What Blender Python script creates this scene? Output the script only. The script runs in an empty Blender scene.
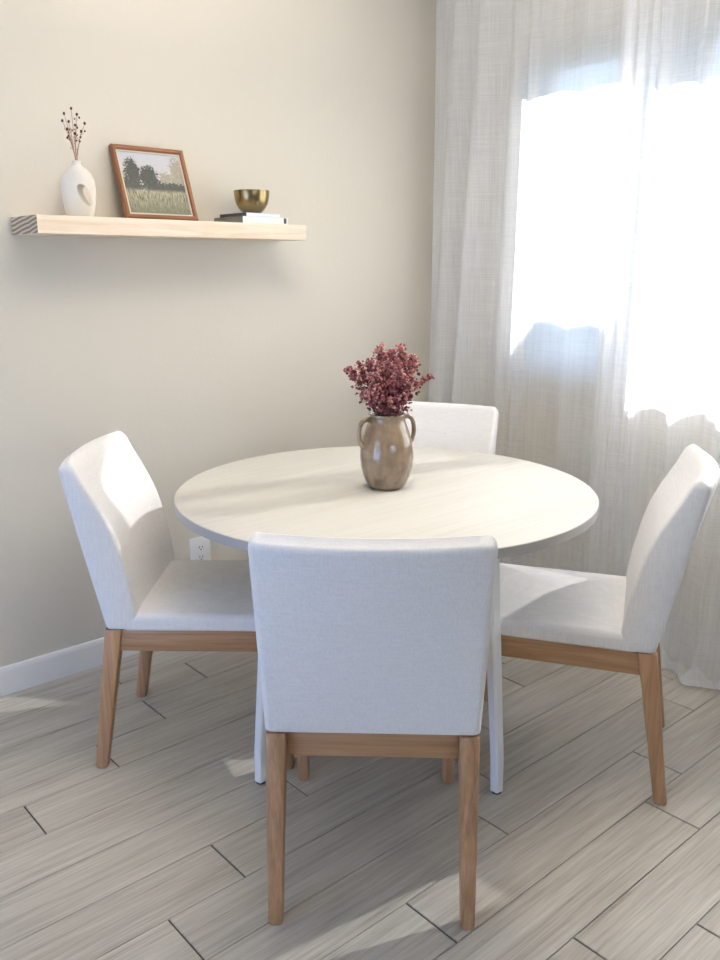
import bpy, bmesh, math, random
from mathutils import Vector, Matrix, noise
random.seed(11)
D = bpy.data
SC = bpy.context.scene
COL = SC.collection
PI = math.pi
R = math.radians

# ------------------------------------------------------------------ helpers
def link(o, parent=None):
    COL.objects.link(o)
    if parent: o.parent = parent
    return o

def obj(name, bm, mat, parent=None, smooth=40, loc=None, rot=None):
    bmesh.ops.recalc_face_normals(bm, faces=bm.faces[:])
    me = D.meshes.new(name)
    bm.to_mesh(me); bm.free()
    if mat: me.materials.append(mat)
    if smooth:
        me.polygons.foreach_set('use_smooth', [True] * len(me.polygons))
        try: me.set_sharp_from_angle(angle=R(smooth))
        except Exception: pass
    o = D.objects.new(name, me)
    if loc: o.location = loc
    if rot: o.rotation_euler = rot
    return link(o, parent)

def tag(o, label=None, cat=None, group=None, kind=None):
    if label: o['label'] = label
    if cat: o['category'] = cat
    if group: o['group'] = group
    if kind: o['kind'] = kind
    return o

def thing(name, loc, rz, label, cat, group=None):
    o = D.objects.new(name, None)
    o.empty_display_size = .1
    o.location = loc; o.rotation_euler = (0, 0, rz)
    link(o)
    return tag(o, label, cat, group)

def struct(name, bm, mat, smooth=None, parent=None, loc=None):
    o = obj(name, bm, mat, parent, smooth, loc)
    if not parent: o['kind'] = 'structure'
    return o

def box(bm, x0, x1, y0, y1, z0, z1, bev=0, seg=2):
    r = bmesh.ops.create_cube(bm, size=1)
    vs = r['verts']
    for v in vs:
        v.co = Vector((x0 + (v.co.x + .5) * (x1 - x0), y0 + (v.co.y + .5) * (y1 - y0), z0 + (v.co.z + .5) * (z1 - z0)))
    if bev:
        es = list({e for v in vs for e in v.link_edges})
        bmesh.ops.bevel(bm, geom=es, offset=bev, segments=seg, profile=.5, affect='EDGES')

def bxm(*a, **k):
    bm = bmesh.new(); box(bm, *a, **k); return bm

def loft(bm, rings, cap=True, closed=True):
    vr = [[bm.verts.new(p) for p in r] for r in rings]
    n = len(rings[0])
    for a, b in zip(vr, vr[1:]):
        for i in range(n if closed else n - 1):
            j = (i + 1) % n
            bm.faces.new((a[i], a[j], b[j], b[i]))
    if cap:
        bm.faces.new(vr[0][::-1]); bm.faces.new(vr[-1])
    return vr

def lathe(bm, prof, n=48, cap0=True, cap1=True, off=(0, 0, 0), sx=1, sy=1):
    rings = [[(off[0] + r * sx * math.cos(2 * PI * i / n), off[1] + r * sy * math.sin(2 * PI * i / n), off[2] + z) for i in range(n)] for r, z in prof]
    vr = loft(bm, rings, cap=False)
    if cap0: bm.faces.new(vr[0][::-1])
    if cap1: bm.faces.new(vr[-1])

def tube(bm, pts, rad, n=6, cap=True):
    pts = [Vector(p) for p in pts]
    rads = rad if isinstance(rad, (list, tuple)) else [rad] * len(pts)
    rings = []
    up = Vector((.13, .31, .94)).normalized()
    for i, p in enumerate(pts):
        d = (pts[min(i + 1, len(pts) - 1)] - pts[max(i - 1, 0)]).normalized()
        a = d.cross(up)
        if a.length < .05: a = d.cross(Vector((1, 0, 0)))
        a.normalize(); b = d.cross(a)
        rings.append([p + (a * math.cos(2 * PI * k / n) + b * math.sin(2 * PI * k / n)) * rads[i] for k in range(n)])
    loft(bm, rings, cap=cap)

def lerp_pts(pts, t):
    for (t0, v0), (t1, v1) in zip(pts, pts[1:]):
        if t <= t1:
            k = (t - t0) / (t1 - t0)
            return v0 + (v1 - v0) * k
    return pts[-1][1]

def smooth_pts(pts, t):          # Catmull-Rom through (t, v) points
    n = len(pts)
    for i in range(n - 1):
        if t <= pts[i + 1][0] or i == n - 2:
            t0, v0 = pts[i]; t1, v1 = pts[i + 1]
            m0 = ((pts[i + 1][1] - pts[i - 1][1]) / (pts[i + 1][0] - pts[i - 1][0])) if i > 0 else (v1 - v0) / (t1 - t0)
            m1 = ((pts[i + 2][1] - pts[i][1]) / (pts[i + 2][0] - pts[i][0])) if i < n - 2 else (v1 - v0) / (t1 - t0)
            h = t1 - t0; k = (t - t0) / h
            return (2*k**3-3*k**2+1)*v0 + (k**3-2*k**2+k)*h*m0 + (-2*k**3+3*k**2)*v1 + (k**3-k**2)*h*m1

# ------------------------------------------------------------------ node materials
class NT:
    def __init__(s, name):
        s.m = D.materials.new(name); s.m.use_nodes = True
        s.t = s.m.node_tree; s.t.nodes.clear()
        s.out = s.n('ShaderNodeOutputMaterial')
    def n(s, ty, **k):
        nd = s.t.nodes.new(ty)
        for a, b in k.items(): setattr(nd, a, b)
        return nd
    def put(s, inp, v):
        if v is None: return
        if hasattr(v, 'is_output') or isinstance(v, bpy.types.NodeSocket): s.t.links.new(v, inp)
        else:
            if isinstance(v, (tuple, list)) and len(v) == 3 and inp.type == 'RGBA': v = (*v, 1)
            inp.default_value = v
    def math(s, op, a, b=0., c=None, clamp=False):
        nd = s.n('ShaderNodeMath', operation=op, use_clamp=clamp)
        s.put(nd.inputs[0], a); s.put(nd.inputs[1], b)
        if c is not None: s.put(nd.inputs[2], c)
        return nd.outputs[0]
    def mix(s, f, a, b, mode='MIX'):
        nd = s.n('ShaderNodeMix', data_type='RGBA', blend_type=mode)
        s.put(nd.inputs[0], f); s.put(nd.inputs[6], a); s.put(nd.inputs[7], b)
        return nd.outputs[2]
    def ramp(s, f, stops):
        nd = s.n('ShaderNodeValToRGB')
        cr = nd.color_ramp
        while len(cr.elements) < len(stops): cr.elements.new(.5)
        for e, (p, c) in zip(cr.elements, stops):
            e.position = p; e.color = (*c, 1) if len(c) == 3 else c
        s.put(nd.inputs[0], f)
        return nd.outputs[0]
    def maprange(s, v, a, b, c=0., d=1., smooth=False):
        nd = s.n('ShaderNodeMapRange', interpolation_type='SMOOTHSTEP' if smooth else 'LINEAR')
        for i, x in enumerate((v, a, b, c, d)): s.put(nd.inputs[i], x)
        return nd.outputs[0]
    def coord(s, which='Object', scale=(1, 1, 1), loc=(0, 0, 0), rot=(0, 0, 0)):
        tc = s.n('ShaderNodeTexCoord'); mp = s.n('ShaderNodeMapping')
        s.t.links.new(tc.outputs[which], mp.inputs[0])
        mp.inputs['Scale'].default_value = scale; mp.inputs['Location'].default_value = loc; mp.inputs['Rotation'].default_value = rot
        return mp.outputs[0]
    def noise(s, vec, scale=5, detail=3, rough=.5, dist=0):
        nd = s.n('ShaderNodeTexNoise')
        s.put(nd.inputs['Vector'], vec)
        nd.inputs['Scale'].default_value = scale; nd.inputs['Detail'].default_value = detail
        nd.inputs['Roughness'].default_value = rough; nd.inputs['Distortion'].default_value = dist
        return nd.outputs[0]
    def bump(s, h, strength=.2, dist=.01):
        nd = s.n('ShaderNodeBump')
        nd.inputs['Strength'].default_value = strength; nd.inputs['Distance'].default_value = dist
        s.put(nd.inputs['Height'], h)
        return nd.outputs[0]
    def principled(s, **k):
        nd = s.n('ShaderNodeBsdfPrincipled')
        for a, v in k.items():
            s.put(nd.inputs[a.replace('_', ' ')], v)
        return nd
    def done(s, sh):
        s.t.links.new(sh if isinstance(sh, bpy.types.NodeSocket) else sh.outputs[0], s.out.inputs[0])
        return s.m

def plain(name, col, rough=.5, metal=0., spec=.5):
    t = NT(name)
    v = t.noise(t.coord(), 30, 2)
    c = t.mix(t.math('MULTIPLY', v, .12), col, tuple(x * .8 for x in col))
    p = t.principled(Base_Color=c, Roughness=rough, Metallic=metal)
    p.inputs['Specular IOR Level'].default_value = spec
    return t.done(p)

def m_wall():
    t = NT('wall_paint')
    co = t.coord()
    big = t.noise(co, 1.5, 2)
    c = t.mix(big, (.635, .595, .515), (.665, .625, .545))
    h = t.math('ADD', t.noise(co, 120, 3), t.math('MULTIPLY', t.noise(co, 32, 2), .8))
    return t.done(t.principled(Base_Color=c, Roughness=.75, Normal=t.bump(h, .12, .004)))

def m_floor():
    t = NT('wood_look_plank')
    at = t.n('ShaderNodeAttribute', attribute_name='plank')
    rnd = at.outputs['Fac']
    sp = t.n('ShaderNodeCombineXYZ'); t.put(sp.inputs[0], t.math('MULTIPLY', rnd, 17.3)); t.put(sp.inputs[1], t.math('MULTIPLY', rnd, 41.7))
    va = t.n('ShaderNodeVectorMath', operation='ADD')
    t.t.links.new(t.coord('Object'), va.inputs[0]); t.t.links.new(sp.outputs[0], va.inputs[1])
    def st(sx, sy):
        m = t.n('ShaderNodeMapping'); m.inputs['Scale'].default_value = (sx, sy, 1)
        t.t.links.new(va.outputs[0], m.inputs[0]); return m.outputs[0]
    g1 = t.noise(st(70, 2.2), 1, 4, .65, .3)
    g2 = t.noise(st(260, 7), 1, 2, .6)
    g3 = t.noise(st(9, 1.3), 1, 3, .5, .6)
    f = t.math('ADD', t.math('MULTIPLY', g1, .5), t.math('ADD', t.math('MULTIPLY', g2, .3), t.math('MULTIPLY', g3, .3)))
    c = t.ramp(f, [(.34, (.25, .22, .18)), (.5, (.44, .405, .35)), (.62, (.56, .525, .46)), (.78, (.67, .64, .58))])
    c = t.mix(t.math('MULTIPLY', rnd, .16), c, (.30, .265, .22))
    rg = t.maprange(g1, .3, .7, .27, .38)
    p = t.principled(Base_Color=c, Roughness=rg, Normal=t.bump(t.math('ADD', g2, g1), .10, .003))
    return t.done(p)

def m_linen(name, a, b, bumps=.25):
    t = NT(name)
    v = t.noise(t.coord('Object', (420, 420, 26)), 1, 2, .6)
    h = t.noise(t.coord('Object', (26, 26, 460)), 1, 2, .6)
    f = t.math('ADD', t.math('MULTIPLY', v, .6), t.math('MULTIPLY', h, .4))
    c = t.ramp(f, [(.38, a), (.6, b)])
    fine = t.noise(t.coord('Object'), 900, 1)
    p = t.principled(Base_Color=c, Roughness=.92, Normal=t.bump(t.math('ADD', f, t.math('MULTIPLY', fine, .3)), bumps, .002))
    p.inputs['Specular IOR Level'].default_value = .2
    p.inputs['Sheen Weight'].default_value = .08
    return t.done(p)

def m_wood(name, axis, dark, light, rough=.42):
    t = NT(name)
    sc = {'x': (3, 60, 60), 'y': (60, 3, 60), 'z': (60, 60, 3)}[axis]
    sc2 = {'x': (6, 260, 260), 'y': (260, 6, 260), 'z': (260, 260, 6)}[axis]
    g = t.noise(t.coord('Object', sc), 1, 4, .6, .8)
    g2 = t.noise(t.coord('Object', sc2), 1, 2, .6)
    f = t.math('ADD', t.math('MULTIPLY', g, .7), t.math('MULTIPLY', g2, .3))
    c = t.ramp(f, [(.32, dark), (.52, tuple((x + y) / 2 for x, y in zip(dark, light))), (.7, light)])
    return t.done(t.principled(Base_Color=c, Roughness=rough, Normal=t.bump(f, .06, .002)))

def m_tabletop():
    t = NT('white_wood_laminate')
    g = t.noise(t.coord('Object', (90, 2.5, 1)), 1, 3, .6, .4)
    g2 = t.noise(t.coord('Object', (12, .9, 1)), 1, 3, .5, .8)
    f = t.math('ADD', t.math('MULTIPLY', g, .6), t.math('MULTIPLY', g2, .4))
    c = t.ramp(f, [(.35, (.46, .445, .405)), (.6, (.515, .50, .46))])
    return t.done(t.principled(Base_Color=c, Roughness=.5, Normal=t.bump(g, .05, .001)))

def m_curtain():
    t = NT('sheer_linen_curtain')
    co = 'UV'
    v = t.noise(t.coord(co, (230, 6, 1)), 1, 3, .65)
    h = t.noise(t.coord(co, (5, 260, 1)), 1, 3, .65)
    v2 = t.noise(t.coord(co, (60, 3, 1)), 1, 2, .5)
    f = t.math('ADD', t.math('MULTIPLY', t.math('ADD', v, h), .4), t.math('MULTIPLY', v2, .2))
    open_ = t.maprange(f, .38, .62, .13, .03)              # open weave between the slubs
    col = t.ramp(f, [(.36, (.87, .87, .87)), (.62, (.95, .95, .95))])
    tr = t.n('ShaderNodeBsdfTranslucent'); t.put(tr.inputs[0], col)
    df = t.n('ShaderNodeBsdfDiffuse'); t.put(df.inputs[0], col)
    tp = t.n('ShaderNodeBsdfTransparent')
    m1 = t.n('ShaderNodeMixShader'); m1.inputs[0].default_value = .40
    t.t.links.new(tr.outputs[0], m1.inputs[1]); t.t.links.new(df.outputs[0], m1.inputs[2])
    m2 = t.n('ShaderNodeMixShader'); t.put(m2.inputs[0], open_)
    t.t.links.new(m1.outputs[0], m2.inputs[1]); t.t.links.new(tp.outputs[0], m2.inputs[2])
    return t.done(m2)

def m_glass():
    t = NT('window_glass')
    tp = t.n('ShaderNodeBsdfTransparent'); gl = t.n('ShaderNodeBsdfGlossy')
    gl.inputs['Roughness'].default_value = .02
    fr = t.n('ShaderNodeFresnel'); fr.inputs[0].default_value = 1.3
    m = t.n('ShaderNodeMixShader'); t.t.links.new(fr.outputs[0], m.inputs[0])
    t.t.links.new(tp.outputs[0], m.inputs[1]); t.t.links.new(gl.outputs[0], m.inputs[2])
    return t.done(m)

def m_glaze():
    t = NT('taupe_glazed_ceramic')
    co = t.coord()
    n1 = t.noise(co, 14, 4, .6, .6); n2 = t.noise(t.coord('Object', (30, 30, 5)), 1, 3, .6)
    f = t.math('ADD', t.math('MULTIPLY', n1, .6), t.math('MULTIPLY', n2, .4))
    c = t.ramp(f, [(.32, (.135, .085, .05)), (.5, (.235, .165, .105)), (.68, (.34, .26, .18))])
    p = t.principled(Base_Color=c, Roughness=t.maprange(n1, .3, .7, .10, .22))
    p.inputs['Coat Weight'].default_value = .6; p.inputs['Coat Roughness'].default_value = .06
    return t.done(p)

def m_endgrain():
    t = NT('pine_end_grain')
    w = t.n('ShaderNodeTexWave', wave_type='RINGS', rings_direction='Y')
    t.put(w.inputs['Vector'], t.coord('Object', (1, 1, 1), (.10, 0, -1.40)))
    w.inputs['Scale'].default_value = 26; w.inputs['Distortion'].default_value = 3.; w.inputs['Detail'].default_value = 2
    w.inputs['Detail Scale'].default_value = .5
    c = t.ramp(w.outputs[1], [(.25, (.24, .18, .12)), (.7, (.62, .53, .42))])
    return t.done(t.principled(Base_Color=c, Roughness=.7))

def m_pine():
    t = NT('pale_pine')
    g = t.noise(t.coord('Object', (26, 1.6, 34)), 1, 4, .6, 1.4)
    g2 = t.noise(t.coord('Object', (200, 5, 200)), 1, 2)
    f = t.math('ADD', t.math('MULTIPLY', g, .8), t.math('MULTIPLY', g2, .2))
    c = t.ramp(f, [(.33, (.70, .54, .39)), (.5, (.80, .68, .54)), (.68, (.86, .77, .65))])
    return t.done(t.principled(Base_Color=c, Roughness=.6))

def m_painting():
    t = NT('landscape_painting')
    tc = t.n('ShaderNodeTexCoord'); sx = t.n('ShaderNodeSeparateXYZ')
    t.t.links.new(tc.outputs['UV'], sx.inputs[0])
    u, v = sx.outputs[0], sx.outputs[1]
    uv = t.coord('UV', (1, 1, 1))
    n1 = t.noise(uv, 9, 5, .7); n2 = t.noise(uv, 26, 4, .7); n3 = t.noise(t.coord('UV', (46, 10, 1)), 1, 3, .6)
    sky = t.mix(t.math('MULTIPLY', n1, 1.), (.42, .43, .48), (.62, .56, .53))
    sky = t.mix(t.maprange(v, .55, 1.), sky, (.50, .52, .58))
    def blob(cx, cy, rx, ry):
        a = t.math('DIVIDE', t.math('SUBTRACT', u, cx), rx); b = t.math('DIVIDE', t.math('SUBTRACT', v, cy), ry)
        d = t.math('SQRT', t.math('ADD', t.math('MULTIPLY', a, a), t.math('MULTIPLY', b, b)))
        d = t.math('ADD', d, t.math('MULTIPLY', t.math('SUBTRACT', n2, .5), 2.2))
        d = t.math('ADD', d, t.math('MULTIPLY', t.math('SUBTRACT', n1, .5), 1.0))
        return t.maprange(d, .9, 1.1, 1., 0.)
    c = sky
    light = t.mix(n2, (.20, .19, .14), (.46, .42, .35))
    dark = t.mix(n2, (.02, .027, .027), (.13, .135, .115))
    for (cx, cy, rx, ry), cc in [((.92, .62, .12, .34), light), ((.70, .52, .14, .18), light), ((.05, .50, .10, .18), light),
                                 ((.18, .66, .13, .24), dark), ((.43, .58, .16, .22), dark), ((.12, .47, .2, .12), dark),
                                 ((.5, .45, .22, .1), dark), ((.80, .44, .3, .09), dark)]:
        c = t.mix(blob(cx, cy, rx, ry), c, cc)
    meadow = t.mix(t.maprange(n3, .3, .7), (.07, .075, .05), (.46, .43, .31))
    meadow = t.mix(t.maprange(v, .0, .28, .9, 0.), meadow, t.mix(n2, (.03, .05, .035), (.25, .25, .17)))
    edge = t.math('ADD', v, t.math('MULTIPLY', t.math('SUBTRACT', n2, .5), .12))
    c = t.mix(t.maprange(edge, .36, .42, 1., 0.), c, meadow)
    return t.done(t.principled(Base_Color=c, Roughness=.55))

M = dict(
    wall=m_wall(), floor=m_floor(), white_paint=plain('white_trim_paint', (.80, .79, .77), .4),
    ceiling=plain('ceiling_paint', (.84, .83, .80), .8), groove=plain('dark_joint', (.075, .055, .04), .8),
    linen=m_linen('pale_linen_upholstery', (.725, .71, .70), (.81, .79, .78)),
    oak_z=m_wood('oak_upright', 'z', (.31, .158, .072), (.56, .335, .18)),
    oak_y=m_wood('oak_lengthwise', 'y', (.31, .158, .072), (.56, .335, .18)),
    oak_x=m_wood('oak_crosswise', 'x', (.31, .158, .072), (.56, .335, .18)),
    tabletop=m_tabletop(), edge=plain('taupe_edge_band', (.40, .385, .37), .5), leg_paint=plain('white_powder_coat', (.78, .79, .80), .35),
    rubber=plain('black_rubber', (.02, .02, .02), .7),
    curtain=m_curtain(), glass=m_glass(), glaze=m_glaze(),
    stem=plain('dry_stem', (.16, .075, .055), .8), pine=m_pine(), endgrain=m_endgrain(),
    frame=m_wood('chestnut_frame', 'y', (.16, .06, .025), (.36, .155, .065), .35),
    frame_z=m_wood('chestnut_frame_upright', 'z', (.16, .06, .025), (.36, .155, .065), .35),
    liner=plain('painting_liner', (.62, .56, .48), .6), painting=m_painting(), board=plain('backing_board', (.25, .17, .10), .8),
    ceramic=plain('matte_cream_ceramic', (.72, .685, .62), .5),
    brass=plain('aged_brass', (.33, .245, .115), .26, 1.), brass_in=plain('brass_interior', (.42, .29, .10), .3, 1.),
    cover_white=plain('white_book_cover', (.80, .82, .86), .45), pages=plain('book_pages', (.84, .82, .78), .8),
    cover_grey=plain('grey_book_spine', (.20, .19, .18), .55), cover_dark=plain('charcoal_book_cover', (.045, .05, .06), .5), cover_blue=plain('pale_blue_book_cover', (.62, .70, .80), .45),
    ink=plain('dark_ink', (.05, .05, .07), .6),
    plastic=plain('white_plastic', (.84, .85, .86), .3), slot=plain('outlet_slot', (.03, .03, .03), .6),
    pale_stem=plain('pale_pink_stem', (.50, .30, .22), .8), bud=plain('dark_bud', (.07, .035, .03), .8),
    pale_bud=plain('pale_dry_bud', (.62, .52, .42), .8),
    vinyl=plain('bronze_window_frame', (.10, .095, .09), .5), concrete=plain('garden_ground', (.055, .07, .05), .95), blocker_surface=plain('blocker_surface', (.66, .70, .76), .9),
)
def m_blossom():
    t = NT('dusty_pink_blossom')
    at = t.n('ShaderNodeAttribute', attribute_name='tint')
    c = t.ramp(at.outputs['Fac'], [(0., (.10, .022, .03)), (.35, (.235, .058, .07)), (.7, (.40, .14, .14)), (1., (.60, .32, .27))])
    return t.done(t.principled(Base_Color=c, Roughness=.85))
M['blossom'] = m_blossom()

# ------------------------------------------------------------------ camera
CAM = Vector((0, 0, 1.37)); F_PX = 850.
PITCH = math.atan2(480 - 268, F_PX); YAW = math.atan2(1357 - 360, math.hypot(F_PX, 212))
FW = Vector((-math.sin(YAW), math.cos(YAW), 0)); RT = Vector((math.cos(YAW), math.sin(YAW), 0))
def make_camera():
    cd = D.cameras.new('camera'); o = link(D.objects.new('camera', cd))
    cd.sensor_fit = 'HORIZONTAL'; cd.sensor_width = 36; cd.lens = 36 * F_PX / 720
    f = FW * math.cos(PITCH) - Vector((0, 0, math.sin(PITCH)))
    u = FW * math.sin(PITCH) + Vector((0, 0, math.cos(PITCH)))
    m = Matrix((RT, u, -f)).transposed().to_4x4(); m.translation = CAM
    o.matrix_world = m; cd.clip_start = .05
    SC.camera = o
make_camera()

# ------------------------------------------------------------------ room shell
XL, XR, YN, YF, ZC = -2.704, 3.4, -1.9, 2.80, 2.44
T = .14
WIN = (-2.205, -.55, .985, 2.15)           # window in the far wall: x0 x1 z0 z1
WR = (-1.3, 1.5, 1.15, 2.2)                # added unseen window for fill light, right wall: y0 y1 z0 z1
DOOR = (-2.45, -.55, .03, 2.10)           # glass door in the near wall, behind the camera

def wall_with_holes(name, axis, pos0, pos1, a0, a1, holes):
    bm = bmesh.new()
    def b(p0, p1, z0, z1):
        if axis == 'y': box(bm, p0, p1, pos0, pos1, z0, z1)
        else: box(bm, pos0, pos1, p0, p1, z0, z1)
    e = a0
    for h in holes:
        b(e, h[0], 0, ZC); b(h[0], h[1], 0, h[2]); b(h[0], h[1], h[3], ZC); e = h[1]
    b(e, a1, 0, ZC)
    return struct(name, bm, M['wall'])

struct('wall_left', bxm(XL - T, XL, YN - T, YF + T, 0, ZC), M['wall'])
wall_with_holes('wall_far', 'y', YF, YF + T, XL, XR, [WIN])
wall_with_holes('wall_near', 'y', YN - T, YN, XL, XR, [DOOR])
wall_with_holes('wall_right', 'x', XR, XR + T, YN - T, YF + T, [WR])
struct('ceiling', bxm(XL - T, XR + T, YN - T, YF + T, ZC, ZC + .12), M['ceiling'])

# floor: wood-look planks running towards the window wall
def make_floor():
    bm = bmesh.new()
    lay = bm.faces.layers.float.new('plank')
    PW, PL, GX, GY = .1525, .925, .0008, .0022
    joints = {-1: 1.333, 0: 1.872, 1: 1.138, 2: 1.495, 3: .716, 4: .916, 5: 1.217, 6: 1.30, 7: .63, 8: .90, 9: 1.13, 10: 1.373, 11: 1.13, 12: 1.2}
    k0 = int(math.floor((-.835 - XR) / PW)) - 1
    rng = random.Random(5)
    for k in range(k0, 14):
        x1 = -.835 - PW * k; x0 = x1 - PW
        x0c, x1c = max(x0, XL), min(x1, XR)
        if x1c - x0c < .01: continue
        j = joints.get(k, rng.uniform(0, PL))
        y = j - PL * math.ceil((j - YN) / PL) - PL
        while y < YF:
            y0, y1 = max(y, YN), min(y + PL, YF); y += PL
            if y1 - y0 < .02: continue
            z = 0
            b = .0012
            r0 = [bm.verts.new(p) for p in ((x0c + GX, y0 + GY, -.004), (x1c - GX, y0 + GY, -.004), (x1c - GX, y1 - GY, -.004), (x0c + GX, y1 - GY, -.004))]
            r1 = [bm.verts.new(p) for p in ((x0c + GX, y0 + GY, z - b), (x1c - GX, y0 + GY, z - b), (x1c - GX, y1 - GY, z - b), (x0c + GX, y1 - GY, z - b))]
            r2 = [bm.verts.new(p) for p in ((x0c + GX + b, y0 + GY + b, z), (x1c - GX - b, y0 + GY + b, z), (x1c - GX - b, y1 - GY - b, z), (x0c + GX + b, y1 - GY - b, z))]
            fs = [bm.faces.new(r2)]
            for A, B in ((r0, r1), (r1, r2)):
                for i in range(4):
                    fs.append(bm.faces.new((A[i], A[(i + 1) % 4], B[(i + 1) % 4], B[i])))
            q = rng.random()
            for f in fs: f[lay] = q; f.material_index = 0
    base = bm.faces[:]
    n = len(base)
    box(bm, XL - T, XR + T, YN - T, YF + T, -.12, -.0035)
    bm.faces.ensure_lookup_table()
    for f in bm.faces[n:]: f.material_index = 1
    me = D.meshes.new('floor'); bm.to_mesh(me); bm.free()
    me.materials.append(M['floor']); me.materials.append(M['groove'])
    o = link(D.objects.new('floor', me)); o['kind'] = 'structure'
make_floor()

def baseboard(name, pts0, pts1, along):
    bm = bmesh.new()
    prof = [(0, 0), (.014, 0), (.014, .078), (.0115, .088), (.006, .0945), (0, .096)]
    loft(bm, [[along(a, b, c) for b, c in prof] for a in (pts0, pts1)])
    return struct(name, bm, M['white_paint'], 30)
baseboard('baseboard_left', YN, YF, lambda a, d, z: (XL + d, a, z + .0005))
baseboard('baseboard_far', XL + .015, XR, lambda a, d, z: (a, YF - d, z + .0005))
baseboard('baseboard_right', YN, YF - .015, lambda a, d, z: (XR - d, a, z + .0005))

def make_window(name, axis, pos, h, mull, depth=.05):
    x0, x1, z0, z1 = h
    bm = bmesh.new(); w = .045
    def b(p0, p1, a, c, d0=0, d1=depth):
        if axis == 'y': box(bm, p0, p1, pos + d0, pos + d1, a, c, .004)
        else: box(bm, pos + d0, pos + d1, p0, p1, a, c, .004)
    b(x0, x1, z0, z0 + w); b(x0, x1, z1 - w, z1); b(x0, x0 + w, z0 + w, z1 - w); b(x1 - w, x1, z0 + w, z1 - w)
    for m in mull: b(m - .06, m + .06, z0 + w, z1 - w)
    o = struct(name, bm, M['vinyl'], 30)
    edges = [x0 + w] + [q for m in mull for q in (m - .06, m + .06)] + [x1 - w]
    for a, c in zip(edges[::2], edges[1::2]):
        if axis == 'y': g = bxm(a, c, pos + depth * .4, pos + depth * .4 + .006, z0 + w, z1 - w)
        else: g = bxm(pos + depth * .4, pos + depth * .4 + .006, a, c, z0 + w, z1 - w)
        obj('pane', g, M['glass'], o, None)
    return o
make_window('window_1', 'y', YF + .075, (WIN[0], WIN[1], WIN[2], WIN[3]), [-1.60])
make_window('door_1', 'y', YN - .11, DOOR, [-1.5])
make_window('added_window', 'x', XR + .06, WR, [.1])
# window sill board
struct('trim_1', bxm(WIN[0] - .02, WIN[1] + .02, YF - .012, YF + .072, WIN[2] - .02, WIN[2] + .001, .004), M['white_paint'], 30)

# outside: patio and an added block shaped to cut the sun on the lower left of the window
struct('ground', bxm(-14, 14, YF + T + .01, 22, -.25, -.15), M['concrete'])
AZ, EL = R(14), R(33)
def sun_blocker():
    dist = 4.0; y0 = 2.715 + dist
    prof = [(-2.6, .80), (-2.20, 1.03), (-2.10, 1.165), (-1.735, 1.165), (-1.72, 1.12), (-1.63, 1.10), (-1.625, .5)]
    pts = [(x + dist * math.tan(AZ), z + dist * math.tan(EL) / math.cos(AZ)) for x, z in prof]
    pts = [(pts[0][0], -.15)] + pts + [(pts[-1][0], -.15)]
    bm = bmesh.new()
    loft(bm, [[(x, y, z) for x, z in pts] for y in (y0, y0 + 2.2)])
    struct('sun_blocker', bm, M['blocker_surface'])
sun_blocker()

# ------------------------------------------------------------------ curtains
def curtain(name, x0, x1, y0, folds, seed, label, top=2.425, drift=None, nx=420):
    nx = int((x1 - x0) * 400)
    """x0..x1 at hanging plane; folds: list of (x, width, amplitude)"""
    bm = bmesh.new(); uvl = bm.loops.layers.uv.new('UVMap')
    zs = [top - i * (top - .12) / 60 for i in range(61)] + [.12 - .0075 * i for i in range(1, 13)]
    tail = 12
    rows = []
    for r, z in enumerate(zs + [None] * tail):
        row = []
        for i in range(nx + 1):
            u = i / nx
            x = x0 + (x1 - x0) * u
            zz = .03 if z is None else z
            low = max(0., min(1., (1.9 - zz) / 1.9))
            y = 0
            for (fx, fw, fa) in folds:
                c = fx
                if drift: c = fx + drift(fx, zz)
                d = (x - c) / fw
                if abs(d) < 2.6: y += fa * math.exp(-d * d) * (.75 + .45 * low)
            nz = noise.noise(Vector((x * 5 + seed, zz * .5, seed * 1.7)))
            y += .012 * nz + .005 * noise.noise(Vector((x * 17, zz * 1.1, seed)))
            flare = max(0, (.45 - zz) / .45) ** 2
            y += -.012 * flare + .040 * flare * noise.noise(Vector((x * 13, seed, 3)))
            xx = x + .008 * math.sin(x * 23 + seed) * low
            if z is None:
                k = (r - len(zs) + 1) / tail
                wv = noise.noise(Vector((x * 11, seed * 3.1, 0))); wv2 = noise.noise(Vector((x * 17, seed, 7)))
                ln = .072 + .06 * wv
                ang = k * PI * (.85 + .25 * wv2)
                y -= ln * math.sin(min(ang, PI) * .62) / math.sin(PI * .62) * (1 if ang < 3 else 1)
                zq = .026 - .022 * math.sin(min(k * 2, 1) * PI / 2) + max(0, k - .40) * (.11 + .14 * wv2) + .006 * wv
                zq = max(zq, .004)
                row.append((xx, y0 + y, zq))
            else:
                row.append((xx, y0 + y, z))
        rows.append(row)
    vr = [[bm.verts.new(p) for p in r] for r in rows]
    H = len(rows) - 1
    for r in range(H):
        for i in range(nx):
            f = bm.faces.new((vr[r][i], vr[r + 1][i], vr[r + 1][i + 1], vr[r][i + 1]))
            for l, (a, b) in zip(f.loops, ((i, r), (i, r + 1), (i + 1, r + 1), (i + 1, r))):
                zz = zs[b] if b < len(zs) else .03 - (b - len(zs)) * .008
                l[uvl].uv = (seed + x0 + (x1 - x0) * a / nx * 1.15, zz)
    o = obj(name, bm, M['curtain'], None, 180)
    tag(o, label, 'curtain', None)
    return o

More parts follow.
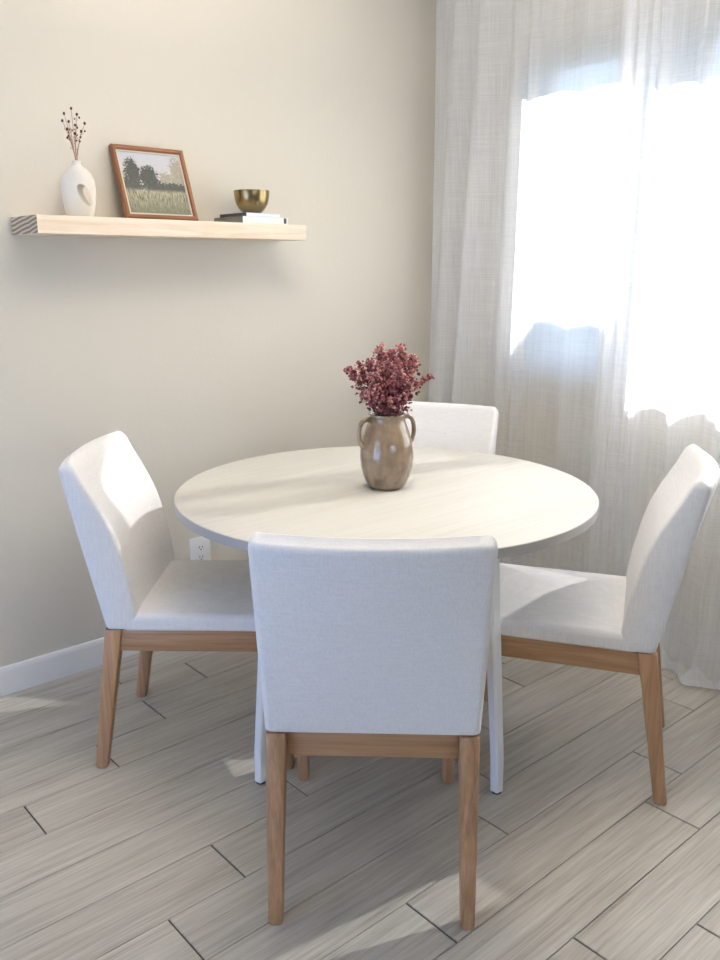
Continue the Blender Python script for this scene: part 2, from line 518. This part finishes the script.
def drift_left(fx, z):
    return (z - 1.2) * .055 if fx < -2.3 else (z - 1.2) * .008
foldsL = [(-2.57, .035, -.035), (-2.50, .022, .045), (-2.43, .04, -.05), (-2.33, .035, .03), (-2.25, .03, -.02), (-2.155, .022, -.032), (-2.03, .04, .016), (-1.93, .03, -.016), (-1.84, .03, .014),
          (-1.76, .018, -.03), (-1.715, .016, .014), (-1.66, .016, .012), (-1.61, .012, .014)]
curtain('curtain', -2.645, -1.575, 2.740, foldsL, 3.2, 'white sheer linen curtain hanging from the room corner to the middle of the window', drift=drift_left)
foldsR = [(-1.70, .014, -.016), (-1.65, .014, -.02), (-1.605, .011, -.012), (-1.565, .013, -.04), (-1.50, .025, .014), (-1.42, .022, -.045), (-1.33, .03, .02), (-1.24, .025, -.034), (-1.12, .04, .025), (-1.0, .03, -.03), (-.88, .04, .025), (-.76, .03, -.03), (-.62, .03, .02)] + [(-.5 + .105 * k, .03, (-.032, .024)[k % 2]) for k in range(3)]
curtain('curtain', -1.725, -.25, 2.653, foldsR, 8.7, 'right white sheer linen curtain, its hem bunched on the floor behind the right chair')

# ------------------------------------------------------------------ chairs
CH_B0, CH_B1 = .424, .873
rearP = [(0, .045), (.5, -.002), (1, -.046)]
frontP = [(0, .134), (.12, .131), (.35, .117), (.62, .086), (.82, .043), (1, -.004)]
def backrest_bm():
    bm = bmesh.new()
    N, NV = 22, 30
    def section(v, inset):
        z = CH_B0 + (CH_B1 - CH_B0) * v
        hw = .2265 + .0095 * v - inset
        yr = lerp_pts(rearP, v) + inset; yf = smooth_pts(frontP, v) - inset
        bow = .036 * v ** 1.3
        th = yf - yr
        rc = min(.016, th * .4)
        pts = []
        def add(x, y):
            tx = max(-1, min(1, x / .235))
            pts.append((x, y - bow * (1 - tx * tx), z + (.012 * (y - yr) / max(th, .01) if v > .9 else 0) * (v - .9) / .1))
        for i in range(N + 1): add((-hw + rc) + (2 * hw - 2 * rc) * i / N, yr)
        for k in range(1, 5):
            a = -PI / 2 + k * PI / 10; add(hw - rc + rc * math.cos(a), yr + rc + rc * math.sin(a))
        add(hw, (yr + yf) / 2)
        for k in range(1, 5):
            a = k * PI / 10; add(hw - rc + rc * math.cos(a), yf - rc + rc * math.sin(a))
        for i in range(N + 1): add((hw - rc) - (2 * hw - 2 * rc) * i / N, yf)
        for k in range(1, 5):
            a = PI / 2 + k * PI / 10; add(-hw + rc + rc * math.cos(a), yf - rc + rc * math.sin(a))
        add(-hw, (yr + yf) / 2)
        for k in range(1, 5):
            a = PI + k * PI / 10; add(-hw + rc + rc * math.cos(a), yr + rc + rc * math.sin(a))
        return pts
    rings = [section(0, .006), section(.004, .002)]
    for i in range(NV + 1):
        rings.append(section(.012 + (.962 - .012) * i / NV, 0))
    for k in range(1, 6):
        a = k * PI / 10
        rings.append(section(.962 + .038 * math.sin(a), .0135 * (1 - math.cos(a))))
    vr = loft(bm, rings, cap=False)
    n = len(rings[0])
    for ring, flip in ((vr[0], True), (vr[-1], False)):
        rear = ring[:N + 1]; s1 = ring[N + 1:N + 10]; front = ring[N + 10:2 * N + 11]; s2 = ring[2 * N + 11:]
        for i in range(N):
            bm.faces.new((rear[i], rear[i + 1], front[N - i - 1], front[N - i]))
        bm.faces.new([rear[N]] + s1 + [front[0]]); bm.faces.new([front[N]] + s2 + [rear[0]])
    return bm

def rrect(hx, y0, y1, r, z, inset=0, n=6, zfun=None):
    pts = []
    hx -= inset; y0 += inset; y1 -= inset
    r = max(r - inset, .004)
    for cx, cy, a0 in ((hx - r, y1 - r, 0), (-hx + r, y1 - r, PI / 2), (-hx + r, y0 + r, PI), (hx - r, y0 + r, 3 * PI / 2)):
        for k in range(n + 1):
            a = a0 + k * PI / 2 / n
            pts.append((cx + r * math.cos(a), cy + r * math.sin(a), z))
    # densify straight runs
    out = []
    m = len(pts)
    for i in range(m):
        a = Vector(pts[i]); b = Vector(pts[(i + 1) % m]); out.append(tuple(a))
        if i % (n + 1) == n:
            for k in range(1, 8): out.append(tuple(a.lerp(b, k / 8)))
    return out

def seat_bm():
    bm = bmesh.new()
    hx, y0, y1, z0, z1, r = .2265, .075, .552, .421, .470, .02
    rings = [rrect(hx, y0, y1, .035, z0, .006), rrect(hx, y0, y1, .035, z0 + .006, 0), rrect(hx, y0, y1, .035, z1 - r, 0)]
    for k in range(1, 7):
        a = k * PI / 12
        rings.append(rrect(hx, y0, y1, .035, z1 - r + r * math.sin(a), r * (1 - math.cos(a))))
    base = rings[-1]
    c = Vector((0, (y0 + y1) / 2, 0))
    for k in range(1, 10):
        f = k / 10
        s = 1 - f
        rings.append([(p[0] * s, c.y + (p[1] - c.y) * s, z1 + .020 * (1 - (1 - f) ** 2.4)) for p in base])
    loft(bm, rings)
    return bm

def leg_bm(top, bot, st, sb, n=1):
    """tapered square leg, softly chamfered edges"""
    bm = bmesh.new(); rings = []
    for t in (0, .02, .5, .98, 1):
        c = Vector(bot).lerp(Vector(top), t)
        sx = sb[0] + (st[0] - sb[0]) * t; sy = sb[1] + (st[1] - sb[1]) * t
        q = .006 if 0 < t < 1 else .008
        sh = 0 if 0 < t < 1 else .0015
        sx, sy = sx / 2 - sh, sy / 2 - sh
        rings.append([(c.x + x, c.y + y, c.z) for x, y in ((sx, sy - q), (sx - q * .3, sy - q * .3), (sx - q, sy), (-sx + q, sy), (-sx + q * .3, sy - q * .3), (-sx, sy - q),
                                                           (-sx, -sy + q), (-sx + q * .3, -sy + q * .3), (-sx + q, -sy), (sx - q, -sy), (sx - q * .3, -sy + q * .3), (sx, -sy + q))])
    loft(bm, rings)
    return bm

def make_chair():
    root = thing('dining_chair', (0, 0, 0), 0, '', 'chair', 'upholstered chairs around the round table')
    obj('seat', seat_bm(), M['linen'], root)
    obj('backrest', backrest_bm(), M['linen'], root, 50)
    for s in (-1, 1):
        obj('leg', leg_bm((s * .203, .064, .4225), (s * .206, 0, 0), (.043, .047), (.031, .034)), M['oak_z'], root, 25)
        obj('leg', leg_bm((s * .200, .515, .4195), (s * .198, .528, 0), (.042, .042), (.030, .030)), M['oak_z'], root, 25)
    for s in (-1, 1):
        obj('rail', bxm(s * .205 - .011, s * .205 + .011, .074, .500, .358, .4195, .003), M['oak_y'], root, 25)
    obj('rail', bxm(-.181, .181, .060, .082, .362, .4195, .003), M['oak_x'], root, 25)
    obj('rail', bxm(-.178, .178, .504, .526, .358, .4195, .003), M['oak_x'], root, 25)
    return root

def copy_tree(o, parent=None):
    c = o.copy(); COL.objects.link(c)
    if parent: c.parent = parent
    for ch in list(o.children): copy_tree(ch, c)
    return c

chair = make_chair()
spots = [(-1.147, 1.040, 46.7, 'pale linen dining chair in front, its whole flat back turned to the viewer'),
         (-2.244, 1.006, -42.5, 'pale linen dining chair on the left, beside the wall outlet, backrest top in sunlight'),
         (-1.0625, 2.0755, 120.2, 'pale linen dining chair on the right, seen side-on in front of the curtain'),
         (-2.137, 2.235, 210, 'pale linen dining chair behind the table, only its upper backrest showing beyond the vase')]
for i, (x, y, a, lab) in enumerate(spots):
    o = chair if i == 0 else copy_tree(chair)
    o.location = (x, y, .0005); o.rotation_euler = (0, 0, R(a)); o['label'] = lab

# ------------------------------------------------------------------ table
TX, TY, TZ = -1.750, 1.635, .75
def make_table():
    t = thing('dining_table', (TX, TY, 0), 0, 'round white dining table with pale painted legs in the middle of the chairs', 'table')
    bm = bmesh.new(); Rr = .60
    prof = [(Rr - .02, .7215), (Rr - .003, .7215), (Rr, .7235), (Rr, .7475), (Rr - .001, .7492), (Rr - .003, .75)]
    lathe(bm, prof, 160)
    top = obj('tabletop', bm, M['tabletop'], t, 35)
    bm = bmesh.new(); lathe(bm, [(Rr - .002, .7235), (Rr + .0006, .7235), (Rr + .0006, .7475), (Rr - .002, .7475)], 160, False, False)
    tag(obj('edge_band', bm, M['edge'], top, 35), 'grey taupe edge band')
    for k in range(4):
        a = R((-3.3, 88., 176.7, -87.5)[k])
        ca, sa = math.cos(a), math.sin(a)
        bm = bmesh.new()
        secs = [(0.008, .478, .027, .027), (.10, .475, .0285, .0285), (.7205, .418, .035, .035)]
        rings = []
        for z, rad, w, d in secs:
            q = .004; w /= 2; d /= 2
            pl = [(d, w - q), (d - q, w), (-d + q, w), (-d, w - q), (-d, -w + q), (-d + q, -w), (d - q, -w), (d, -w + q)]
            rings.append([((rad + x) * ca - y * sa, (rad + x) * sa + y * ca, z) for x, y in pl])
        loft(bm, rings)
        leg = obj('leg', bm, M['leg_paint'], t, 25)
        bm = bmesh.new(); lathe(bm, [(.011, 0.0005), (.0125, .002), (.0125, .008)], 20, off=(.478 * ca, .478 * sa, 0))
        tag(obj('foot_pad', bm, M['rubber'], leg, 30), 'black foot pad')
    for k in range(2):
        bm = bmesh.new()
        if k == 0: box(bm, -.40, .40, -.022, .022, .672, .7205, .003)
        else:
            box(bm, -.022, .022, .0225, .40, .672, .7205, .003); box(bm, -.022, .022, -.40, -.0225, .672, .7205, .003)
        obj('crossbar', bm, M['leg_paint'], t, 25)
make_table()

# ------------------------------------------------------------------ brown vase and dried flowers on the table
VX, VY = -1.754, 1.644
def make_jug():
    t = thing('ceramic_vase', (VX, VY, TZ + .0005), 0, 'glossy brown ceramic vase with two ear handles on the round table', 'vase')
    bm = bmesh.new()
    prof = [(.0, .004), (.040, .004), (.044, 0), (.050, .002), (.058, .012), (.068, .035), (.0755, .065), (.078, .092), (.0755, .122), (.069, .150), (.060, .176), (.0535, .192),
            (.0515, .200), (.052, .208), (.0535, .213), (.0525, .2165), (.0495, .2155), (.0475, .208), (.047, .198), (.053, .178), (.062, .15), (.069, .11), (.069, .08), (.058, .03), (.02, .012), (0.0, .012)]
    lathe(bm, [(max(r, .0006), z) for r, z in prof], 64)
    obj('body', bm, M['glaze'], t, 60)
    ang = R(28)
    for s in (-1, 1):
        d = (RT * math.cos(ang) + FW * math.sin(ang)) * s
        bm = bmesh.new(); pts = []
        prof = [(.049, .197), (.058, .203), (.070, .2035), (.0815, .196), (.0885, .181), (.0905, .162), (.0885, .145), (.082, .131), (.0745, .124), (.068, .124)]
        for k in range(28):
            tt = k / 27 * (len(prof) - 1)
            r = smooth_pts([(i, p[0]) for i, p in enumerate(prof)], tt); z = smooth_pts([(i, p[1]) for i, p in enumerate(prof)], tt)
            pts.append(d * r + Vector((0, 0, z)))
        tube(bm, pts, [.0085 - .0022 * math.sin(k / 27 * PI) for k in range(28)], 12)
        obj('handle', bm, M['glaze'], t, 60)
make_jug()

def blossom(bm, lay, c, r, tint, rng):
    m = Matrix.Translation(c) @ Matrix.Rotation(rng.uniform(0, 6.3), 4, Vector((rng.gauss(0, 1), rng.gauss(0, 1), rng.gauss(0, 1) + .01)).normalized()) @ Matrix.Diagonal((r, r * rng.uniform(.7, 1), r * rng.uniform(.55, .95), 1))
    g = bmesh.ops.create_icosphere(bm, subdivisions=1, radius=1, matrix=m)
    for v in g['verts']:
        v.co += Vector((rng.gauss(0, 1), rng.gauss(0, 1), rng.gauss(0, 1))) * r * .16
        for f in v.link_faces: f[lay] = tint

bouquet = thing('dried_flower_bouquet', (VX, VY, TZ + .02), 0, 'dense bunch of dusty pink dried flowers in the brown vase', 'flowers')
def sprig(end, bend, seed, spread=.034, nb=85, start=.18):
    rng = random.Random(seed)
    base = Vector((VX, VY, TZ + .03)) + Vector((rng.uniform(-.02, .02), rng.uniform(-.02, .02), 0))
    e = Vector((VX, VY, 0)) + RT * end[0] + FW * end[1] + Vector((0, 0, TZ + end[2]))
    lim = Vector((end[0], end[1])); ll = lim.length
    nk = lim * (min(.030, ll * .5) / ll) if ll > 1e-4 else lim
    neck = Vector((VX, VY, 0)) + RT * nk[0] + FW * nk[1] + Vector((0, 0, TZ + .205))
    up = neck + (neck - base) * .10
    ctrl = neck.lerp(e, .55) + Vector((0, 0, bend))
    pts = [base.lerp(neck, k / 5) for k in range(5)]
    for k in range(13):
        q = k / 12
        pts.append(neck * (1 - q) ** 2 + ctrl * 2 * q * (1 - q) + e * q * q)
    org = Vector((VX, VY, TZ + .02))
    loc = [p - org for p in pts]
    bm = bmesh.new()
    tube(bm, loc, [.0016 - .0009 * i / len(loc) for i in range(len(loc))], 5)
    bb = bmesh.new(); lay = bb.faces.layers.float.new('tint')
    up_pts = loc[5:]
    for i in range(nb):
        q = start + (1 - start) * rng.random() ** .8
        k = q * (len(up_pts) - 1); j = min(int(k), len(up_pts) - 2)
        p = up_pts[j].lerp(up_pts[j + 1], k - j)
        sp = spread * (1.0 - .55 * (q - start) / (1 - start)) * (.55 + .45 * min(1, q * 3))
        o = Vector((rng.gauss(0, 1), rng.gauss(0, 1), rng.gauss(.45, .8)))
        o = o.normalized() * sp * rng.uniform(.25, 1.1)
        c = p + o
        wz = c + org
        if wz.z < TZ + .221: continue
        if i % 2 == 0: tube(bm, [p, p.lerp(c, .5) + Vector((0, 0, -.003)), c], [.0008, .0006, .0005], 4)
        outer = o.length / spread
        tint = min(1, max(0, .45 + rng.gauss(0, .33) + .25 * (q - .5)))
        blossom(bb, lay, c, rng.uniform(.0034, .0062), tint, rng)
        if rng.random() < .35: blossom(bb, lay, c + Vector((rng.gauss(0, .005), rng.gauss(0, .005), rng.gauss(.003, .004))), rng.uniform(.0028, .0045), min(1, tint + .2), rng)
    st = obj('sprig', bm, M['stem'], bouquet, 60)
    obj('blossoms', bb, M['blossom'], st, None)
sprig((-.112, -.02, .345), .03, 1, .030, 120, .12)
sprig((.128, .02, .318), .045, 2, .017, 70, .25)
sprig((-.082, .03, .35), .03, 3, .028, 95, .12)
for k, (e, b) in enumerate([((-.05, -.03, .365), .02), ((-.022, .02, .405), .01), ((.012, -.035, .40), .01), ((.040, .01, .405), .01), ((.066, -.03, .38), .02),
                            ((.082, .025, .36), .03), ((.03, -.06, .35), .03), ((-.012, .05, .38), .02), ((.048, .05, .375), .02), ((-.035, -.055, .325), .03), ((.0, -.01, .345), .0), ((.06, -.055, .315), .03),
                            ((-.045, -.04, .275), .01), ((.02, -.06, .275), .01), ((.055, -.02, .28), .01), ((-.01, .0, .29), .0)]):
    sprig(e, b, 20 + k, .037, 115 if k < 12 else 70, start=.05)

# ------------------------------------------------------------------ shelf and what stands on it
SZ0, SZ1, SY0, SY1, SD = 1.4665, 1.518, .975, 1.942, .203
def make_shelf():
    t = thing('floating_shelf', (XL, SY0, SZ0), 0, 'pale pine floating shelf on the beige wall above the left chair', 'shelf')
    bm = bxm(.0005, SD, 0, SY1 - SY0, 0, SZ1 - SZ0, .0015)
    bm.faces.ensure_lookup_table()
    bmesh.ops.recalc_face_normals(bm, faces=bm.faces[:])
    me = D.meshes.new('board'); 
    for f in bm.faces: f.material_index = 1 if abs(f.normal.y) > .9 else 0
    bm.to_mesh(me); bm.free()
    me.materials.append(M['pine']); me.materials.append(M['endgrain'])
    link(D.objects.new('board', me), t)
make_shelf()

def mesh_boolean(a, cutter):
    md = a.modifiers.new('b', 'BOOLEAN'); md.operation = 'DIFFERENCE'; md.object = cutter; md.solver = 'EXACT'
    bpy.context.view_layer.update()
    dg = bpy.context.evaluated_depsgraph_get()
    me = D.meshes.new_from_object(a.evaluated_get(dg))
    a.modifiers.clear()
    a.data = me
    D.objects.remove(cutter)
    me.polygons.foreach_set('use_smooth', [True] * len(me.polygons))
    me.set_sharp_from_angle(angle=R(35))

def make_shelf_vase():
    x, y = XL + .105, 1.149
    t = thing('bud_vase', (x, y, SZ1 + .0005), 0, 'cream ceramic vase with an oval hole through its side, on the shelf', 'vase')
    # ring-shaped body: long axis across the view
    bm = bmesh.new()
    prof = [(.034, 0), (.040, .003), (.045, .02), (.0500, .05), (.0520, .082), (.049, .108), (.040, .128), (.027, .141), (.0165, .147), (.0125, .152), (.0118, .159), (.0126, .1635), (.0105, .1645), (.009, .160), (.0085, .15), (.003, .145)]
    n = 56
    rings = []
    for r, z in prof:
        k = min(1, max(0, (r - .013) / .03))
        rings.append([(r * math.cos(2 * PI * i / n), r * (1 - .42 * k) * math.sin(2 * PI * i / n), z) for i in range(n)])
    loft(bm, rings)
    o = obj('body', bm, M['ceramic'], t, 60)
    o.rotation_euler = (0, 0, YAW)
    # lens-shaped cutter along the view direction
    cb = bmesh.new()
    ring = []
    P = [(.004, .096), (.012, .100), (.024, .096), (.034, .082), (.0385, .062), (.038, .044), (.033, .037), (.024, .041), (.014, .052), (.006, .068), (.002, .084)]
    pts = []
    for i in range(44):
        k = i / 44 * len(P); a = int(k) % len(P); f = k - int(k)
        p0, p1, p2, p3 = P[a - 1], P[a], P[(a + 1) % len(P)], P[(a + 2) % len(P)]
        pts.append(tuple(.5 * ((2 * p1[j]) + (-p0[j] + p2[j]) * f + (2 * p0[j] - 5 * p1[j] + 4 * p2[j] - p3[j]) * f * f + (-p0[j] + 3 * p1[j] - 3 * p2[j] + p3[j]) * f ** 3) for j in (0, 1)))
    loft(cb, [[(a + .003, yy, b - .004) for a, b in pts] for yy in (-.08, .08)])
    c = obj('cut', cb, None, t); c.rotation_euler = (0, 0, YAW)
    mesh_boolean(o, c)
    # dried stems
    rng = random.Random(4)
    base = Vector((x, y, SZ1 + .146))
    ends = [(-.024, .150), (-.012, .128), (-.004, .165), (.006, .118), (.013, .148), (.030, .125), (-.020, .108), (.024, .100), (-.034, .132), (.003, .095)]
    r2 = thing('dried_stem_bunch', base, 0, 'thin dried stems with tiny dark buds standing in the cream vase on the shelf', 'flowers')
    for i, (dx, dz) in enumerate(ends):
        e = RT * dx + FW * rng.uniform(-.012, .012) + Vector((0, 0, dz))
        b0 = Vector((rng.uniform(-.003, .003), rng.uniform(-.003, .003), 0))
        pts = []
        for k in range(9):
            q = k / 8
            pts.append(b0 * (1 - q) + Vector((e.x * q ** 1.5, e.y * q ** 1.5, e.z * q)))
        bm = bmesh.new(); tube(bm, pts, [.0011] * 8 + [.0007], 5)
        buds = []
        def bud(dark, c, r):
            b1 = bmesh.new(); buds.append((dark, b1))
            bmesh.ops.create_icosphere(b1, subdivisions=1, radius=1, matrix=Matrix.Translation(c) @ Matrix.Diagonal((r, r, r * 1.25, 1)))
        bud(True, pts[-1], .0042)
        for k in range(rng.choice((2, 3))):
            q = rng.uniform(.55, .95); j = int(q * 8)
            p = pts[j]; c = p + RT * rng.uniform(-.012, .012) + Vector((0, 0, rng.uniform(.004, .012)))
            tube(bm, [p, c], .0006, 4)
            bud(rng.random() < .65, c, rng.uniform(.0022, .0036))
        for k in range(2):
            q = rng.uniform(.3, .9); j = int(q * 8); p = pts[j]
            c = p + RT * rng.uniform(-.01, .01) + Vector((0, 0, .006)); tube(bm, [p, c], .0005, 4); bud(False, c, .0022)
        st = obj('stem', bm, M['pale_stem'], r2, 60)
        for dark, b1 in buds: obj('bud', b1, M['bud' if dark else 'pale_bud'], st, 60)
make_shelf_vase()

def make_picture():
    W, Hh, B, TH = .258, .244, .0145, .021
    lean = math.atan2(.088, .234)
    t = thing('framed_painting', (XL + .110, 1.303, SZ1 + .0085), 0, 'small framed painting of trees and meadow leaning on the wall on the shelf', 'picture')
    t.rotation_euler = (0, -lean, 0)           # local x = out of the wall, y = along shelf, z = up the picture
    bm = bmesh.new()
    def prism(bm, pts):   # outer/inner mitred pieces
        loft(bm, pts)
    def piece(a, b, ai, bi, mat):
        bmx = bmesh.new()
        prof = lambda o_, i_: [(-TH, *o_), (-.003, *o_), (0, o_[0] + (i_[0] - o_[0]) * .2, o_[1] + (i_[1] - o_[1]) * .2), (-.001, o_[0] + (i_[0] - o_[0]) * .75, o_[1] + (i_[1] - o_[1]) * .75), (-.006, *i_), (-TH, *i_)]
        loft(bmx, [prof(a, ai), prof(b, bi)])
        return obj('frame_rail', bmx, mat, t, 30)
    o = [(0, 0), (W, 0), (W, Hh), (0, Hh)]; i = [(B, B), (W - B, B), (W - B, Hh - B), (B, Hh - B)]
    for k in range(4):
        piece(o[k], o[(k + 1) % 4], i[k], i[(k + 1) % 4], M['frame'] if k % 2 == 0 else M['frame_z'])
    bm = bmesh.new(); q = .005
    for a in ((B, W - B, B, B + q), (B, W - B, Hh - B - q, Hh - B), (B, B + q, B + q, Hh - B - q), (W - B - q, W - B, B + q, Hh - B - q)):
        box(bm, -.013, -.008, *a)
    obj('liner', bm, M['liner'], t, 30)
    bm = bmesh.new(); uvl = bm.loops.layers.uv.new('UVMap')
    vs = [bm.verts.new((-.0115, y, z)) for y, z in ((B + q, B + q), (W - B - q, B + q), (W - B - q, Hh - B - q), (B + q, Hh - B - q))]
    f = bm.faces.new(vs)
    for l, uv in zip(f.loops, ((0, 0), (1, 0), (1, 1), (0, 1))): l[uvl].uv = uv
    vb = [bm.verts.new((-.016, v.co.y, v.co.z)) for v in vs]
    bm.faces.new(vb[::-1])
    for k in range(4): bm.faces.new((vs[k], vb[k], vb[(k + 1) % 4], vs[(k + 1) % 4]))
    obj('canvas', bm, M['painting'], t, None)
    obj('backing', bxm(-.0205, -.0165, .01, W - .01, .01, Hh - .01), M['board'], t, None)
make_picture()

def make_book(name, x0, x1, y0, y1, z0, z1, cov, spine, label, ribbon):
    t = thing(name, (x0, y0, z0), 0, label, 'book', 'books stacked on the shelf')
    W, L, Hh = x1 - x0, y1 - y0, z1 - z0
    c = .0022
    bm = bmesh.new()      # spine at the left end, page edges to the room
    box(bm, 0, W, 0, L, 0, c, .0006, 1); box(bm, 0, W, 0, L, Hh - c, Hh, .0006, 1); box(bm, 0, W, 0, c, c, Hh - c)
    bm.faces.ensure_lookup_table()
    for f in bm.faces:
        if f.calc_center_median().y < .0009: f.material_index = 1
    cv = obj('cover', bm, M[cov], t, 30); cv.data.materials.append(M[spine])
    obj('pages', bxm(.003, W - .002, c + .0005, L - .0025, c, Hh - c), M['pages'], t, None)
    if ribbon: obj('ribbon', bxm(W - .0018, W + .0012, L * .90, L * .945, c, Hh - c), M['ink'], t, None)
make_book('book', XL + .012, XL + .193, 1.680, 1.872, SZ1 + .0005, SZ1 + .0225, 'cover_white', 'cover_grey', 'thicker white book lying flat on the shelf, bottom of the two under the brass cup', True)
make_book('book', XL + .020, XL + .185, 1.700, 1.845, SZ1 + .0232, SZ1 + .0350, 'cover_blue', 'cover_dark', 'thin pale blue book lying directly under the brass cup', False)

def make_cup():
    t = thing('brass_cup', (XL + .115, 1.772, SZ1 + .0353), 0, 'small rounded brass cup standing on two books on the shelf', 'cup')
    prof = [(.0, 0), (.022, 0), (.026, .0015), (.036, .008), (.046, .018), (.0545, .032), (.059, .048), (.0612, .064), (.062, .076), (.0618, .0775), (.0605, .0775), (.0598, .076), (.0590, .064), (.057, .049), (.0525, .034), (.044, .020), (.034, .011), (.02, .0065), (0, .006)]
    bm = bmesh.new(); lathe(bm, [(max(r, .0005), z) for r, z in prof], 56)
    obj('body', bm, M['brass'], t, 60)
make_cup()

# ------------------------------------------------------------------ wall outlet
def make_outlet():
    yc, zc = 1.567, .323
    t = thing('wall_outlet', (XL, yc, zc), 0, 'white electrical wall outlet on the beige wall above the left chair seat', 'outlet')
    obj('cover_plate', bxm(.0005, .0065, -.044, .044, -.0625, .0625, .0025), M['plastic'], t, 30)
    for s in (1, -1):
        bm = bmesh.new(); n = 32; rings = []
        for d, k in ((.006, 1), (.0078, 1), (.0083, .95)):
            rings.append([(d, max(-.0145, min(.0145, .0172 * math.cos(2 * PI * i / n))) * k, s * .0195 + .0172 * math.sin(2 * PI * i / n) * .82 * k) for i in range(n)])
        loft(bm, rings)
        rc = obj('receptacle', bm, M['plastic'], t, 30)
        bm = bmesh.new()
        for dy in (-.0062, .0062): box(bm, .0080, .0086, dy - .0011, dy + .0011, s * .0195 - .001, s * .0195 + .0075)
        lathe(bm, [(.0026, -.0003), (.0026, .0003)], 14)
        for v in bm.verts[-28:]:
            x, y, z = v.co; v.co = (.0083 + z, y, s * .0195 - .0065 + x)
        obj('slots', bm, M['slot'], rc, None)
    bm = bmesh.new(); lathe(bm, [(.0028, -.0006), (.0028, .0006)], 16)
    for v in bm.verts: x, y, z = v.co; v.co = (.0066 + z, y, x)
    obj('screw', bm, M['plastic'], t, 30)
make_outlet()

# ------------------------------------------------------------------ light
SUN_E, SKY = 20.0, 2.9
def sun():
    l = D.lights.new('sun', 'SUN'); l.energy = SUN_E; l.angle = R(.6); l.color = (1., .985, .96)
    o = link(D.objects.new('sun', l))
    d = Vector((-math.sin(AZ) * math.cos(EL), -math.cos(AZ) * math.cos(EL), -math.sin(EL)))
    o.rotation_euler = d.to_track_quat('-Z', 'Y').to_euler(); o.location = (0, 8, 6)
sun()
def area(name, loc, direction, sx, sy, energy, col):
    l = D.lights.new(name, 'AREA'); l.shape = 'RECTANGLE'; l.size = sx; l.size_y = sy; l.energy = energy; l.color = col
    o = link(D.objects.new(name, l)); o.location = loc
    o.rotation_euler = Vector(direction).to_track_quat('-Z', 'Z').to_euler()
    return o
# added cool fill lamp standing in for daylight through the door behind the camera 
area('door_fill', ((DOOR[0] + DOOR[1]) / 2, YN - .16, .62), (0, 1, 0), DOOR[1] - DOOR[0], 1.1, 20, (.26, .40, 1.))
area('right_fill', (XR + .2, (WR[0] + WR[1]) / 2, (WR[2] + WR[3]) / 2), (-1, 0, -.1), WR[1] - WR[0], WR[3] - WR[2], 22, (1., .90, .76))  # added warm fill lamp standing in for daylight from the right
# added warm fill over the table, aimed at the ceiling; no lamp hangs there
area('fill_uplight', (-1.4, 1.3, 2.05), (0, .001, 1), .5, .5, 31, (1., .90, .78))

def world():
    w = D.worlds.new('world'); SC.world = w; w.use_nodes = True
    t = w.node_tree; t.nodes.clear()
    out = t.nodes.new('ShaderNodeOutputWorld'); bg = t.nodes.new('ShaderNodeBackground')
    tc = t.nodes.new('ShaderNodeTexCoord'); sp = t.nodes.new('ShaderNodeSeparateXYZ'); cr = t.nodes.new('ShaderNodeValToRGB')
    t.links.new(tc.outputs['Generated'], sp.inputs[0]); t.links.new(sp.outputs[2], cr.inputs[0])
    cr.color_ramp.elements[0].position = 0.; cr.color_ramp.elements[0].color = (.58, .76, 1., 1)
    cr.color_ramp.elements[1].position = .7; cr.color_ramp.elements[1].color = (.40, .62, 1., 1)
    t.links.new(cr.outputs[0], bg.inputs[0]); bg.inputs[1].default_value = SKY
    t.links.new(bg.outputs[0], out.inputs[0])
world()

SC.view_settings.view_transform = 'Standard'
SC.view_settings.look = 'None'
SC.view_settings.gamma = 1
SC.view_settings.use_curve_mapping = False
SC.view_settings.exposure = 0.32
SC.cycles.use_denoising = True
SC.cycles.max_bounces = 12
SC.cycles.diffuse_bounces = 6
SC.cycles.transparent_max_bounces = 16
SC.cycles.caustics_reflective = False
SC.cycles.caustics_refractive = False
SC.cycles.sample_clamp_indirect = 8
